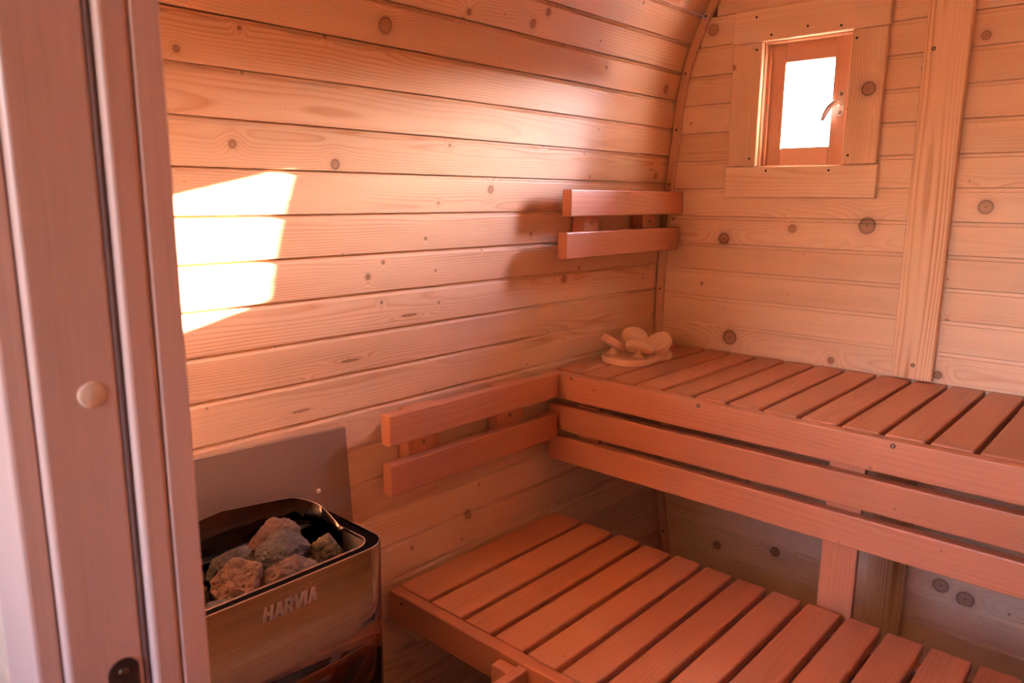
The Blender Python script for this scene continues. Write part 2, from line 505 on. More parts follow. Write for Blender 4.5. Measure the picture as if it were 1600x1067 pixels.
for i in range(len(pts) - 1):
    p, q = pts[i], pts[i + 1]
    mid = Vector(((p[0] + q[0]) / 2, 0, (p[1] + q[1]) / 2))
    inward = (Vector((0, 0, 1.2)) - mid)
    par = wall_left if SEAMS[i + 1] <= S_CEIL + 0.01 else ceiling
    stave(par, p, q, inward)
    par = wall_right if SEAMS[i + 1] <= S_CEIL + 0.01 else ceiling
    p2, q2 = (-p[0], p[1]), (-q[0], q[1])
    stave(par, p2, q2, Vector((-inward.x, 0, inward.z)))
lastp = pts[-1]
if abs(lastp[0]) > 0.006:
    stave(ceiling, (lastp[0], lastp[1]), (-lastp[0], lastp[1]), Vector((0, 0, -1)))

# ------------------------------------------------------------------ floor
floor = bpy.data.objects.new('floor', None)
bm = bmesh.new(); box_bm(bm, (-0.80, 0.16, -0.05), (0.80, Y1, -0.024))
bpy.data.objects.remove(floor)
floor = bm_obj('floor', bm, M_DARKWOOD); tag(floor, 'dark boarded sauna floor', kind='structure')
for i in range(16):
    x = -0.775 + i * 0.0972
    board('floorboard', (x, 0.30, -0.024), (x + 0.092, YB, 0.0), M_FLOOR, floor, 'y')

# ------------------------------------------------------------------ back wall with the window hole
S9 = 2.427 / 2.449
def rel(x, z, y): return ((x) * y / 2.449 + 0.59, (z) * y / 2.449 + 1.43)
WX0, WX1, WZ0, WZ1 = -0.537, -0.261, 1.537, 1.932      # rough opening
LZ_LOW = 1.528
bm = bmesh.new()
yb0, yb1 = YB + 0.022, YB + 0.045
zt = PZS[-1]
def wall_poly_bm(bm, y0, y1, strips):
    for (xa, xb, za, zb) in strips: box_bm(bm, (xa, y0, za), (xb, y1, zb))
strips = []
zz_ = -0.05
while zz_ < zt - 0.01:
    z2 = min(zz_ + 0.02, zt)
    h = max(half(zz_), half(min(z2, zt - 0.002))) + 0.016
    if z2 > WZ0 - 0.02 and zz_ < WZ1 + 0.02:
        strips.append((-h, WX0 - 0.02, zz_, z2)); strips.append((WX1 + 0.02, h, zz_, z2))
    else:
        strips.append((-h, h, zz_, z2))
    zz_ = z2
wall_poly_bm(bm, yb0, yb1, strips)
wall_back = bm_obj('wall_back', bm, M_DARKWOOD); tag(wall_back, 'end wall of horizontal pine boards with the small window', kind='structure')

def panel_section(W, T=0.020):
    g_ = 0.0005
    return [(-W / 2 + g_, -T), (W / 2 - g_, -T), (W / 2 - g_, -0.0048), (W / 2 - 0.0098, -0.0040), (W / 2 - 0.0110, -0.0008), (W / 2 - 0.0122, 0.0),
            (-W / 2 + 0.0022, 0.0), (-W / 2 + 0.0010, -0.0012), (-W / 2 + g_, -0.005)]
_pm = {}
def panel(parent, x0, x1, z0, z1, y, face, mat):
    """horizontal lining board; face=-1 shows towards -Y, +1 towards +Y"""
    W = z1 - z0; L = x1 - x0
    if L < 0.01: return
    key = (round(W, 3), round(L, 3), mat.name)
    if key not in _pm: _pm[key] = extrude(panel_section(W), L, mat, 'panel_board')
    lng = Vector((1, 0, 0))
    if lng.cross(Vector((0, 0, 1))).y * face < 0: lng = -lng
    return link('board', _pm[key], parent, ((x0 + x1) / 2, y, (z0 + z1) / 2), frame(lng, 'z'))
PB = 0.0945
zs = [1.936 - PB * k for k in range(-7, 22)]
zs = sorted(zs)
for a, b in zip(zs[:-1], zs[1:]):
    if b < 0.0 or a > zt - 0.03: continue
    h = min(half(a), half(min(b, zt - 0.01))) - 0.002
    if h < 0.05: continue
    if b > WZ0 + 0.005 and a < WZ1 - 0.005:
        panel(wall_back, -h, WX0, a, b, YB, -1, M_BACK)
        panel(wall_back, WX1, h, a, b, YB, -1, M_BACK)
        if a < WZ0 - 0.02: panel(wall_back, WX0, WX1, a, LZ_LOW, YB, -1, M_BACK)
    else:
        panel(wall_back, -h, h, a, b, YB, -1, M_BACK)

# ------------------------------------------------------------------ front wall with the doorway
DX0, DX1, DZ1 = -0.085, 0.64, 1.92                       # clear opening of the door frame
bm = bmesh.new(); strips = []
zz_ = -0.05
while zz_ < zt - 0.01:
    z2 = min(zz_ + 0.02, zt)
    h = max(half(zz_), half(min(z2, zt - 0.002))) + 0.016
    if zz_ < DZ1 + 0.03:
        strips.append((-h, DX0 - 0.035, zz_, z2))
        if h > DX1 + 0.035: strips.append((DX1 + 0.035, h, zz_, z2))
    else:
        strips.append((-h, h, zz_, z2))
    zz_ = z2
wall_poly_bm(bm, 0.205, YF - 0.022, strips)
wall_front = bm_obj('wall_front', bm, M_DARKWOOD); tag(wall_front, 'entrance wall of pine boards around the doorway', kind='structure')
for a, b in zip(zs[:-1], zs[1:]):
    if b < 0.0 or a > zt - 0.03: continue
    h = min(half(a), half(min(b, zt - 0.01))) - 0.002
    if h < 0.05: continue
    if a < DZ1 + 0.03:
        panel(wall_front, -h, DX0 - 0.034, a, b, YF, 1, M_BACK)
        panel(wall_front, DX1 + 0.034, h, a, b, YF, 1, M_BACK)
        panel(wall_front, -h, DX0 - 0.034, a, b, 0.185, -1, M_BACK)
        panel(wall_front, DX1 + 0.034, h, a, b, 0.185, -1, M_BACK)
    else:
        panel(wall_front, -h, h, a, b, YF, 1, M_BACK)
        panel(wall_front, -h, h, a, b, 0.185, -1, M_BACK)

# added room behind the camera: end wall, opening sized to set the fill light
bm = bmesh.new(); strips = []
EX0, EX1, EZ0, EZ1 = -0.26, 0.32, 1.20, 1.88
zz_ = -0.09
while zz_ < zt - 0.01:
    z2 = min(zz_ + 0.02, zt)
    h = max(half(max(zz_, -0.05)), half(min(z2, zt - 0.002))) + 0.016
    if EZ0 - 0.001 < zz_ < EZ1:
        strips.append((-h, EX0, zz_, z2)); strips.append((EX1, h, zz_, z2))
    else:
        strips.append((-h, h, zz_, z2))
    zz_ = z2
wall_poly_bm(bm, Y0 + 0.03, Y0 + 0.07, strips)
wall_added_baffle = bm_obj('wall_added_baffle', bm, M_BACK); tag(wall_added_baffle, 'added unseen end wall behind the camera with a tinted opening', kind='structure')
gb = NT('fill_tint_glass')
tb = gb.n('ShaderNodeBsdfTransparent'); tb.inputs[0].default_value = (1.0, 0.76, 0.52, 1)
gg = gb.n('ShaderNodeBsdfGlossy'); gg.inputs['Roughness'].default_value = 0.02
fb = gb.n('ShaderNodeFresnel'); fb.inputs[0].default_value = 1.3
mb = gb.n('ShaderNodeMixShader'); gb.l(fb.outputs[0], mb.inputs[0]); gb.l(tb.outputs[0], mb.inputs[1]); gb.l(gg.outputs[0], mb.inputs[2]); gb.l(mb.outputs[0], gb.out.inputs[0])
gv = [(EX0 - 0.005, Y0 + 0.05, EZ0 - 0.005), (EX1 + 0.005, Y0 + 0.05, EZ0 - 0.005), (EX1 + 0.005, Y0 + 0.05, EZ1 + 0.015), (EX0 - 0.005, Y0 + 0.05, EZ1 + 0.015)]
link('pane', mesh('fill_tint_pane', gv, [(0, 1, 2, 3)], gb.m), wall_added_baffle)  # added pane, its tint warms the fill light

# door frame: moulded jambs seen from the camera side
door = empty('door_1', (DX0, 0.25, 0.0)); tag(door, 'pinkish wooden door frame with rebate and dark rubber seal', kind='structure')
def vprism(name, outline, z0, z1, mat, parent, smooth_r=0):
    """upright moulding with plan outline [(x,y)], long axis local X -> world Z."""
    cx = sum(p[0] for p in outline) / len(outline); cy = sum(p[1] for p in outline) / len(outline)
    R = frame('z', 'x')                                   # local X->Z, Y->X, Z->Y
    sec = [(x - cx, y - cy) for x, y in outline]
    return link(name, extrude(sec, z1 - z0, mat, name), parent, (cx, cy, (z0 + z1) / 2), R)
def ch(x0, y0, x1, y1, c, seg=2):
    return [(x + (x0 + x1) / 2, y + (y0 + y1) / 2) for x, y in round_sec(x1 - x0, y1 - y0, c, seg)]
JX = DX0
for side in (-1, 1):
    def X(d):                                              # d measured from the clear opening into the wall
        return JX - d if side < 0 else DX1 + d
    def out(a): return a if side < 0 else [(JX + DX1 - x, y) for x, y in a][::-1]
    # inner lining strip next to the room
    vprism('lining_strip', out(ch(JX - 0.034, 0.2745, JX, 0.300, 0.0020)), 0.0, DZ1 + 0.034, M_FRAME, door)
    # stop: proud shoulder that the leaf closes against
    vprism('door_stop', out(ch(JX - 0.034, 0.2480, JX - 0.0005, 0.2738, 0.0045, 3)), 0.0, DZ1 + 0.034, M_FRAME, door)
    # rubber seal in its groove; black strip paints the shade of the gap beside it
    vprism('seal_strip', out(ch(JX - 0.030, 0.2425, JX - 0.0085, 0.2463, 0.0015)), 0.0, DZ1 + 0.02, M_SEAL, door)
    vprism('groove_shade', out(ch(JX - 0.034, 0.2410, JX - 0.016, 0.2485, 0.0010)), 0.0, DZ1 + 0.02, M_BLACK, door)
    # rebate board
    jr = vprism('jamb', out(ch(JX - 0.034, 0.1790, JX - 0.0095, 0.2425, 0.004, 3)), 0.0, DZ1 + 0.034, M_FRAME, door)
    # outer casing on the camera side
    vprism('casing', out(ch(JX - 0.115, 0.1570, JX - 0.020, 0.1785, 0.005, 3)), 0.0, DZ1 + 0.10, M_FRAME, door)
    if side < 0:
        pl = lathe([(0.0, -0.004), (0.0115, -0.004), (0.0115, 0.0004), (0.0095, 0.0012), (0.0, 0.0016)], 24, M_ORN, 'plug')
        ypl = 0.2205
        o = link('plug', pl, jr, (JX - 0.0125, ypl, 1.43 - 0.763 * ypl * 1.0), frame((0, 0, 1), (0, 1, 0)))
        o.rotation_euler = (0, math.pi / 2, 0) if False else o.rotation_euler
        o.matrix_local = world_m(jr).inverted() @ (Matrix.Translation((JX - 0.0095, 0.2205, 1.43 - 0.763 * 0.2205)) @ Matrix.Rotation(math.pi / 2, 4, 'Y'))
        o['label'] = 'round wooden plug'
        # hinge leaf with rounded top
        hz, hy, hr = 1.43 - 1.86 * 0.2255, 0.2235, 0.0135
        v = []
        ol = [(hy + hr * math.cos(math.radians(t)), hz - hr + hr * math.sin(math.radians(t))) for t in range(0, 181, 15)]
        ol += [(hy - hr, hz - 0.10), (hy + hr, hz - 0.10)]
        n = len(ol)
        xa, xb = JX - 0.0105, JX - 0.0078
        v = [(xa, y, z) for y, z in ol] + [(xb, y, z) for y, z in ol]
        fs = [tuple(range(n)), tuple(range(n, 2 * n))] + [(i, (i + 1) % n, n + (i + 1) % n, n + i) for i in range(n)]
        hg = link('hinge_leaf', mesh('hinge_leaf', v, fs, M_HINGE), jr); hg['label'] = 'black hinge leaf with rounded top'
        for dz in (0.016, 0.05, 0.08):
            pass
        scr = lathe([(0.0, 0.0), (0.0042, 0.0), (0.0046, 0.0006), (0.003, 0.0012), (0.0, 0.0004)], 16, M_SCREW, 'hinge_screw')
        hg2 = link('hinge_screw', scr, jr, (0, 0, 0))
        hg2.matrix_local = world_m(jr).inverted() @ (Matrix.Translation((xb - 0.0002, hy, hz - 0.013)) @ Matrix.Rotation(math.pi / 2, 4, 'Y'))
# head pieces of the frame
board('frame_head', (DX0 - 0.034, 0.179, DZ1), (DX1 + 0.034, 0.300, DZ1 + 0.034), M_FRAME, door, 'x')
board('head_casing', (DX0 - 0.115, 0.157, DZ1 + 0.02), (DX1 + 0.115, 0.1785, DZ1 + 0.115), M_FRAME, door, 'x')
board('threshold', (DX0 - 0.0, 0.179, -0.02), (DX1, 0.300, 0.018), M_FRAME, door, 'x')

# ------------------------------------------------------------------ corner strip and upright battens on the back wall
def corner_strip(sign):
    v = []; fs = []
    t0, t1 = YB - 0.014, YB - 0.0005
    ss = np.linspace(0.09, ARC[-1] - 0.001, 90)
    wdt = 0.030
    ring = []
    for s_ in ss:
        x, z = at_arc(s_)
        xa, za = at_arc(min(s_ + 0.01, ARC[-1])); xb_, zb_ = at_arc(max(s_ - 0.01, 0))
        t = Vector((xa - xb_, 0, za - zb_)).normalized()
        nin = Vector((t.z, 0, -t.x))
        p0 = Vector((x, 0, z)) + nin * 0.0035; p1 = p0 + nin * wdt
        for (pp, yy_) in ((p0, t1), (p0, t0 + 0.003), (p0 + nin * 0.003, t0), (p1 - nin * 0.003, t0), (p1, t0 + 0.003), (p1, t1)):
            v.append((pp.x * -sign if sign > 0 else pp.x, yy_, pp.z))
    for i in range(len(ss) - 1):
        for j in range(6):
            k = (j + 1) % 6
            fs.append((i * 6 + j, i * 6 + k, (i + 1) * 6 + k, (i + 1) * 6 + j))
    fs.append(tuple(range(6))); e = (len(ss) - 1) * 6; fs.append(tuple(range(e, e + 6)))
    return mesh('corner_strip', v, fs, M_STRIP)
nail_me = lathe([(0.0, -0.002), (0.0037, -0.002), (0.0037, 0.0004), (0.0, 0.0009)], 10, M_NAIL, 'nail')
screw_me = lathe([(0.0, -0.003), (0.0056, -0.003), (0.0056, 0.0006), (0.0042, 0.0012), (0.0018, -0.0006), (0.0, -0.0008)], 14, M_SCREW, 'screw')
ROT_BACK = Matrix.Rotation(math.pi / 2, 3, 'X')          # local Z -> -Y
t1o = link('trim_1', corner_strip(-1)); tag(t1o, 'curved slim corner strip between stave wall and window wall', kind='structure')
for s_ in np.arange(0.25, ARC[-1] * 0.75, 0.19):
    x, z = at_arc(s_)
    link('nail', nail_me, t1o, (x + 0.019, YB - 0.0142, z), ROT_BACK)
t4 = link('trim_4', corner_strip(1)); tag(t4, 'curved slim corner strip at the far end of the window wall', kind='structure')

t2o = board('trim_2', (-0.054, 2.419, 0.905), (0.058, YB - 0.0005, 2.46), M_STRIPE, None, 'z', r=0.003)
tag(t2o, 'wide upright grained board standing on the upper bench against wall', kind='structure')
for p in ((-0.029, 1.844), (0.005, 0.948)): link('screw', screw_me, t2o, (p[0], 2.4186, p[1]), ROT_BACK)
t3o = board('trim_3', (-0.063, 2.419, 0.0), (0.047, YB - 0.0005, 0.845), M_STRIPE, None, 'z', r=0.003)
tag(t3o, 'upright board on the wall below the upper bench', kind='structure')

# ------------------------------------------------------------------ window
win = empty('window_1', (-0.40, YB, 1.53)); tag(win, 'small square window with wooden casing and bright daylight', kind='structure')
YC = 2.427
def CX(x): return x * YC / 2.449 + 0.59
def CZ(z): return z * YC / 2.449 + 1.43
case = {}
case['l'] = board('casing_board', (CX(-1.235), YC, CZ(0.1075)), (CX(-1.133), YB - 0.0005, CZ(0.4995)), M_TRIM, win, 'z', r=0.004)
case['r'] = board('casing_board', (CX(-0.854), YC - 0.001, CZ(0.1075)), (CX(-0.752), YB - 0.0005, CZ(0.4985)), M_TRIM, win, 'z', r=0.004)
case['t'] = board('casing_board', (CX(-1.237), YC, CZ(0.5005)), (CX(-0.749), YB - 0.0005, CZ(0.603)), M_TRIM, win, 'x', r=0.004)
case['b'] = board('casing_board', (CX(-1.238), YC, CZ(0.004)), (CX(-0.747), YB - 0.0005, CZ(0.1055)), M_TRIM, win, 'x', r=0.004)
for k, lst in {'t': ((-0.559, 2.003), (-0.506, 1.943), (-0.290, 1.942), (-0.391, 1.954)), 'l': ((-0.552, 1.903), (-0.554, 1.561)),
               'r': ((-0.241, 1.900), (-0.238, 1.562)), 'b': ((-0.494, 1.521), (-0.292, 1.519))}.items():
    for (x, z) in lst:
        link('nail', nail_me, case[k], (x, YC - (0.0012 if k == 'r' else 0.0002), z), ROT_BACK)
# lining of the opening
LX0, LX1, LZ0, LZ1 = CX(-1.131), CX(-0.850), CZ(0.105), CZ(0.5)
board('lining', (LX0 - 0.030, YB + 0.0215, LZ0 - 0.02), (LX0 + 0.003, 2.545, LZ1 + 0.02), M_SASH, win, 'z', r=0.001)
board('lining', (LX1 - 0.003, YB + 0.0215, LZ0 - 0.02), (LX1 + 0.030, 2.545, LZ1 + 0.02), M_SASH, win, 'z', r=0.001)
board('lining', (LX0 + 0.003, YB - 0.004, LZ1 - 0.005), (LX1 - 0.003, 2.545, LZ1 + 0.008), M_SASH, win, 'x', r=0.001)
board('lining', (LX0 + 0.003, YB - 0.004, LZ0 - 0.006), (LX1 - 0.003, 2.545, LZ0 + 0.005), M_SASH, win, 'x', r=0.001)
board('lining', (LX0 - 0.0055, YB - 0.004, LZ0 - 0.006), (LX0 + 0.003, YB + 0.0215, LZ1 + 0.008), M_SASH, win, 'z', r=0.001)
board('lining', (LX1 - 0.003, YB - 0.004, LZ0 - 0.006), (LX1 + 0.0005, YB + 0.0215, LZ1 + 0.008), M_SASH, win, 'z', r=0.001)
# narrow stop bead
board('stop_bead', (LX0 + 0.003, 2.462, LZ0 + 0.005), (LX0 + 0.014, 2.474, LZ1 - 0.005), M_SASH, win, 'z', r=0.002)
# sash
YS = 2.474
def SX(x): return x * YS / 2.449 + 0.59
def SZ(z): return z * YS / 2.449 + 1.43
gx0, gx1, gz0, gz1 = SX(-1.0505), SX(-0.8975), SZ(0.163), SZ(0.427)
sx0, sx1, sz0, sz1 = LX0 + 0.0032, LX1 - 0.0032, LZ0 + 0.0052, LZ1 - 0.0052
board('sash_stile', (sx0, YS, sz0), (gx0, YS + 0.036, sz1), M_SASH, win, 'z', r=0.002)
rst = board('sash_stile', (gx1, YS, sz0), (sx1, YS + 0.036, sz1), M_SASH, win, 'z', r=0.002)
board('sash_rail', (gx0 + 0.0008, YS + 0.0005, gz1), (gx1 - 0.0008, YS + 0.0355, sz1), M_SASH, win, 'x', r=0.002)
board('sash_rail', (gx0 + 0.0008, YS + 0.0005, sz0), (gx1 - 0.0008, YS + 0.0355, gz0), M_SASH, win, 'x', r=0.002)
bm = bmesh.new(); box_bm(bm, (gx0 - 0.004, YS + 0.018, gz0 - 0.004), (gx1 + 0.004, YS + 0.021, gz1 + 0.004))
pane = bm_obj('pane', bm, M_GLASS, win); pane['label'] = 'clear glass pane'
bm = bmesh.new(); box_bm(bm, (-0.470, YS + 0.038, 1.638), (-0.372, YS + 0.042, 1.6415))
bm_obj('dark_bar', bm, M_SCREW, win)  # added bar standing in for an unidentified dark line beyond the glass
# latch handle: plate, screws, pivot and curved lever
hx, hz = -0.287, 1.722
def plate_outline(L, wd, n=8):
    pts_ = []
    for k in range(n + 1):
        a = math.pi * k / n; pts_.append((wd / 2 * math.cos(a), L / 2 - wd / 2 + wd / 2 * math.sin(a)))
    for k in range(n + 1):
        a = math.pi + math.pi * k / n; pts_.append((wd / 2 * math.cos(a), -L / 2 + wd / 2 + wd / 2 * math.sin(a)))
    return pts_
ol = plate_outline(0.080, 0.022)
ol = [(x * (1.0 + 0.25 * max(0, 1 - abs(z) / 0.02)), z) for x, z in ol]
n = len(ol)
v = [(hx + x, YS, hz + z) for x, z in ol] + [(hx + x * 0.9, YS - 0.004, hz + z * 0.97) for x, z in ol]
fs = [tuple(range(n)), tuple(range(n, 2 * n))] + [(i, (i + 1) % n, n + (i + 1) % n, n + i) for i in range(n)]
hnd = link('handle', mesh('handle', v, fs, M_ALU), win); hnd['label'] = 'satin metal latch plate with curved lever'
for z in (hz + 0.028, hz - 0.028): link('screw', screw_me, hnd, (hx, YS - 0.0042, z), ROT_BACK)
piv = lathe([(0.0, 0.0), (0.0085, 0.0), (0.0085, 0.010), (0.006, 0.014), (0.0, 0.0145)], 16, M_ALU, 'pivot')
link('pivot', piv, hnd, (hx, YS - 0.003, hz), ROT_BACK)
# lever: tapered swept bar
path = [Vector((hx, YS - 0.013, hz + 0.004)), Vector((hx - 0.014, YS - 0.020, hz + 0.002)), Vector((hx - 0.027, YS - 0.026, hz - 0.012)), Vector((hx - 0.037, YS - 0.029, hz - 0.032)), Vector((hx - 0.045, YS - 0.029, hz - 0.052))]
rad = [0.0085, 0.0090, 0.0092, 0.0088, 0.0060]
v = []; fs = []
for i, p in enumerate(path):
    t = (path[min(i + 1, len(path) - 1)] - path[max(i - 1, 0)]).normalized()
    a = t.cross(Vector((0, 1, 0))).normalized(); b = t.cross(a).normalized()
    for k in range(8):
        an = 2 * math.pi * k / 8
        v.append(p + a * math.cos(an) * rad[i] + b * math.sin(an) * rad[i] * 0.55)
for i in range(len(path) - 1):
    for k in range(8):
        fs.append((i * 8 + k, i * 8 + (k + 1) % 8, (i + 1) * 8 + (k + 1) % 8, (i + 1) * 8 + k))
fs.append(tuple(range(8))); fs.append(tuple(range(32, 40)))
link('lever', mesh('lever', v, fs, M_ALU, smooth=True), hnd)

# ------------------------------------------------------------------ upper bench
ub = empty('upper_bench', (-0.3, 2.1, 0.0)); tag(ub, 'upper reddish wooden slatted bench with three front rails under window', 'bench')
fr = []
for (za, zb) in ((0.815, 0.8965), (0.714, 0.795), (0.614, 0.694)):
    fr.append(board('front_rail', (-0.866, 1.780, za), (0.862, 1.812, zb), M_BENCH, ub, 'x', r=0.004))
for x in (-0.778, -0.348, 0.137, 0.60): link('screw', screw_me, fr[0], (x, 1.7798, 0.885 if x > -0.7 else 0.888), ROT_BACK)
rights = [-0.784, -0.680, -0.583, -0.486, -0.389, -0.291, -0.195, -0.098, 0.000, 0.096, 0.192, 0.288, 0.385, 0.481, 0.577, 0.673, 0.769, 0.860]
left = -0.868
for i, r_ in enumerate(rights):
    board('slat', (left, 1.8155 + 0.0, 0.872), (r_, 2.436 + random.uniform(-0.003, 0.003), 0.9), M_BENCH, ub, 'y', r=0.005, seg=3)
    left = r_ + 0.0125
board('bearer', (-0.86, 1.835, 0.80), (0.86, 1.870, 0.871), M_BENCH, ub, 'x')
board('bearer', (-0.86, 2.382, 0.78), (0.86, 2.418, 0.871), M_BENCH, ub, 'x')
board('leg', (-0.009, 1.8125, 0.0), (0.075, 1.8345, 0.871), M_BENCH, ub, 'z')
board('cleat', (-0.777, 1.8125, 0.625), (-0.694, 1.8345, 0.80), M_BENCH, ub, 'z')
board('cleat', (0.69, 1.8125, 0.625), (0.775, 1.8345, 0.80), M_BENCH, ub, 'z')

# ------------------------------------------------------------------ lower bench
lb = empty('lower_bench', (-0.2, 1.45, 0.0)); tag(lb, 'lower reddish wooden slatted bench in front of the upper bench', 'bench')
lf = board('front_rail', (-0.837, 1.110, 0.355), (0.80, 1.1425, 0.436), M_BENCH, lb, 'x', r=0.004)
link('screw', nail_me, lf, (-0.79, 1.1098, 0.415), ROT_BACK)
rights = [-0.729, -0.609, -0.511, -0.410, -0.314, -0.221, -0.126, -0.035, 0.061, 0.153, 0.245, 0.341, 0.436, 0.531, 0.626, 0.721, 0.805]
left = -0.838
for i, r_ in enumerate(rights):
    board('slat', (left, 1.1445, 0.409), (r_, 1.783 + random.uniform(-0.003, 0.003), 0.437), M_BENCH, lb, 'y', r=0.005, seg=3)
    left = r_ + 0.0145
board('bearer', (-0.83, 1.185, 0.335), (0.80, 1.220, 0.4085), M_BENCH, lb, 'x')
board('bearer', (-0.83, 1.715, 0.335), (0.80, 1.750, 0.4085), M_BENCH, lb, 'x')
for x in (0.05, 0.66): board('leg', (x, 1.150, 0.0), (x + 0.07, 1.182, 0.4085), M_BENCH, lb, 'z')
# rounded bracket end under the front rail by the wall
ol = [(0.045 * math.cos(math.radians(a)) * (1 if a else 1), 0.036 * math.sin(math.radians(a))) for a in range(180, 361, 20)]
v = [(-0.79 + x, 1.146, 0.334 + z) for x, z in ol] + [(-0.79 + x, 1.18, 0.334 + z) for x, z in ol]
n = len(ol)
fs = [tuple(range(n)), tuple(range(n, 2 * n))] + [(i, (i + 1) % n, n + (i + 1) % n, n + i) for i in range(n)]
link('bracket', mesh('bracket', v, fs, M_TRIM), lb)

# ------------------------------------------------------------------ backrests
def backrest(label, xf, rails, blocks, zb0, zb1):
    t = empty('backrest', (xf - 0.03, (rails[0][0] + rails[0][1]) / 2, rails[1][2])); tag(t, label, 'backrest', 'paired rail backrests on the stave wall')
    for (ya, yb_, za, zb) in rails:
        board('rail', (xf - 0.034, ya, za), (xf, yb_, zb), M_BENCH, t, 'y', r=0.0035)
    for (ya, yb_) in blocks:
        zc = (zb0 + zb1) / 2
        b = board('block', (-half(zc) + 0.004, ya, zb0), (xf - 0.0345, yb_, zb1), M_BENCH, t, 'z')
        link('screw', screw_me, b, (0, 0, 0)).matrix_local = world_m(b).inverted() @ (Matrix.Translation((xf - 0.0343, (ya + yb_) / 2, (rails[0][2] + rails[1][3]) / 2)) @ Matrix.Rotation(math.pi / 2, 4, 'Y'))
backrest('two-rail wooden backrest low on the wall beside the heater', -0.818, [(1.110, 1.765, 0.8235, 0.902), (1.112, 1.767, 0.693, 0.7745)], [(1.195, 1.300), (1.530, 1.640)], 0.70, 0.895)
backrest('two-rail wooden backrest high on the wall above the upper bench', -0.800, [(1.790, 2.434, 1.375, 1.454), (1.772, 2.420, 1.2495, 1.3285)], [(1.902, 1.979), (2.238, 2.319)], 1.258, 1.445)

# ------------------------------------------------------------------ heat shield board behind the heater
a_ = Vector((-0.8765, 0.30, 0.915)); 
ztl, ztr = 0.912, 0.884
def shx(z): return -0.8795 + (0.905 - z) * 0.034
v = []
for (y, z) in ((0.32, ztl), (1.019, ztr), (1.031, 0.46), (0.32, 0.46)):
    v.append((shx(z) + 0.006, y, z)); v.append((shx(z) - 0.004, y, z))
fs = [(0, 2, 4, 6), (1, 3, 5, 7), (0, 1, 3, 2), (2, 3, 5, 4), (4, 5, 7, 6), (6, 7, 1, 0)]
hs = link('heat_shield', mesh('heat_shield', v, fs, M_SHIELD)); tag(hs, 'grey-brown mineral board on the wall behind the heater', 'heat shield')
link('screw', simple_screw := lathe([(0.0, 0.0), (0.006, 0.0), (0.0058, 0.002), (0.003, 0.0032), (0.0, 0.0034)], 14, M_ALU, 'screw'), hs).matrix_local = (Matrix.Translation((shx(0.749) + 0.006, 0.934, 0.749)) @ Matrix.Rotation(math.pi / 2, 4, 'Y'))

# ------------------------------------------------------------------ heater
HX0, HX1, HY0, HY1, HZ = -0.840, -0.576, 0.435, 0.917, 0.725
ht = empty('sauna_heater', (-0.71, 0.676, 0.25)); tag(ht, 'polished steel sauna heater with open stone basket and lettering', 'heater')
def plan(inset, rf=0.055, rb=0.045, seg=10, bulge=0.003):
    """outline (x,y) from the wall-side near corner around the front to the wall-side far corner."""
    x0, x1, y0, y1 = HX0, HX1 - inset, HY0 + inset, HY1 - inset
    r = rf - inset * 0.6
    pts_ = [(x0, y0)]
    for k in range(seg + 1):
        a = -math.pi / 2 + math.pi / 2 * k / seg
        pts_.append((x1 - r + r * math.cos(a), y0 + r + r * math.sin(a)))
    m = 8
    for k in range(1, m):
        pts_.append((x1, y0 + r + (y1 - y0 - 2 * r) * k / m))
    for k in range(seg + 1):
        a = math.pi / 2 * k / seg
        pts_.append((x1 - r + r * math.cos(a), y1 - r + r * math.sin(a)))
    pts_.append((x0, y1))
    ym, hy_ = (y0 + y1) / 2, (y1 - y0) / 2
    return [(x - bulge * ((y - ym) / hy_) ** 2 * ((x - x0) / (x1 - x0)), y) for x, y in pts_]
def sheet(name, outline, z0, z1, mat, parent, thick=0.0015, top=None, smooth=True, closed=False):
    n = len(outline)
    inner = []
    for i, (x, y) in enumerate(outline):
        a = outline[max(0, i - 1)]; b = outline[min(n - 1, i + 1)]
        tx, ty = b[0] - a[0], b[1] - a[1]; l_ = math.hypot(tx, ty) or 1
        inner.append((x - ty / l_ * thick, y + tx / l_ * thick))
    tz = top or [z1] * n
    bz = z0 if isinstance(z0, list) else [z0] * n
    v = [(x, y, b_) for (x, y), b_ in zip(outline, bz)] + [(x, y, t_) for (x, y), t_ in zip(outline, tz)]
    v += [(x, y, b_) for (x, y), b_ in zip(inner, bz)] + [(x, y, t_) for (x, y), t_ in zip(inner, tz)]
    fs = []
    for i in range(n - 1):
        fs.append((i, i + 1, n + i + 1, n + i)); fs.append((2 * n + i + 1, 2 * n + i, 3 * n + i, 3 * n + i + 1))
        fs.append((n + i, n + i + 1, 3 * n + i + 1, 3 * n + i)); fs.append((i + 1, i, 2 * n + i, 2 * n + i + 1))
    fs.append((0, n, 3 * n, 2 * n)); fs.append((n - 1, 2 * n - 1, 4 * n - 1, 3 * n - 1))
    me = mesh(name, v, fs, mat)
    if smooth:
        for p in me.polygons: p.use_smooth = abs(p.normal.z) < 0.5
    return link(name, me, parent)
panel_o = sheet('front_panel', plan(0.0), 0.25, HZ, M_STEEL, ht); panel_o['label'] = 'polished steel casing'
# rolled bright edge of the casing
edge = plan(0.0)
sheet('rim', plan(0.0005), HZ - 0.004, HZ + 0.0012, M_CHROME, panel_o, thick=0.0022)
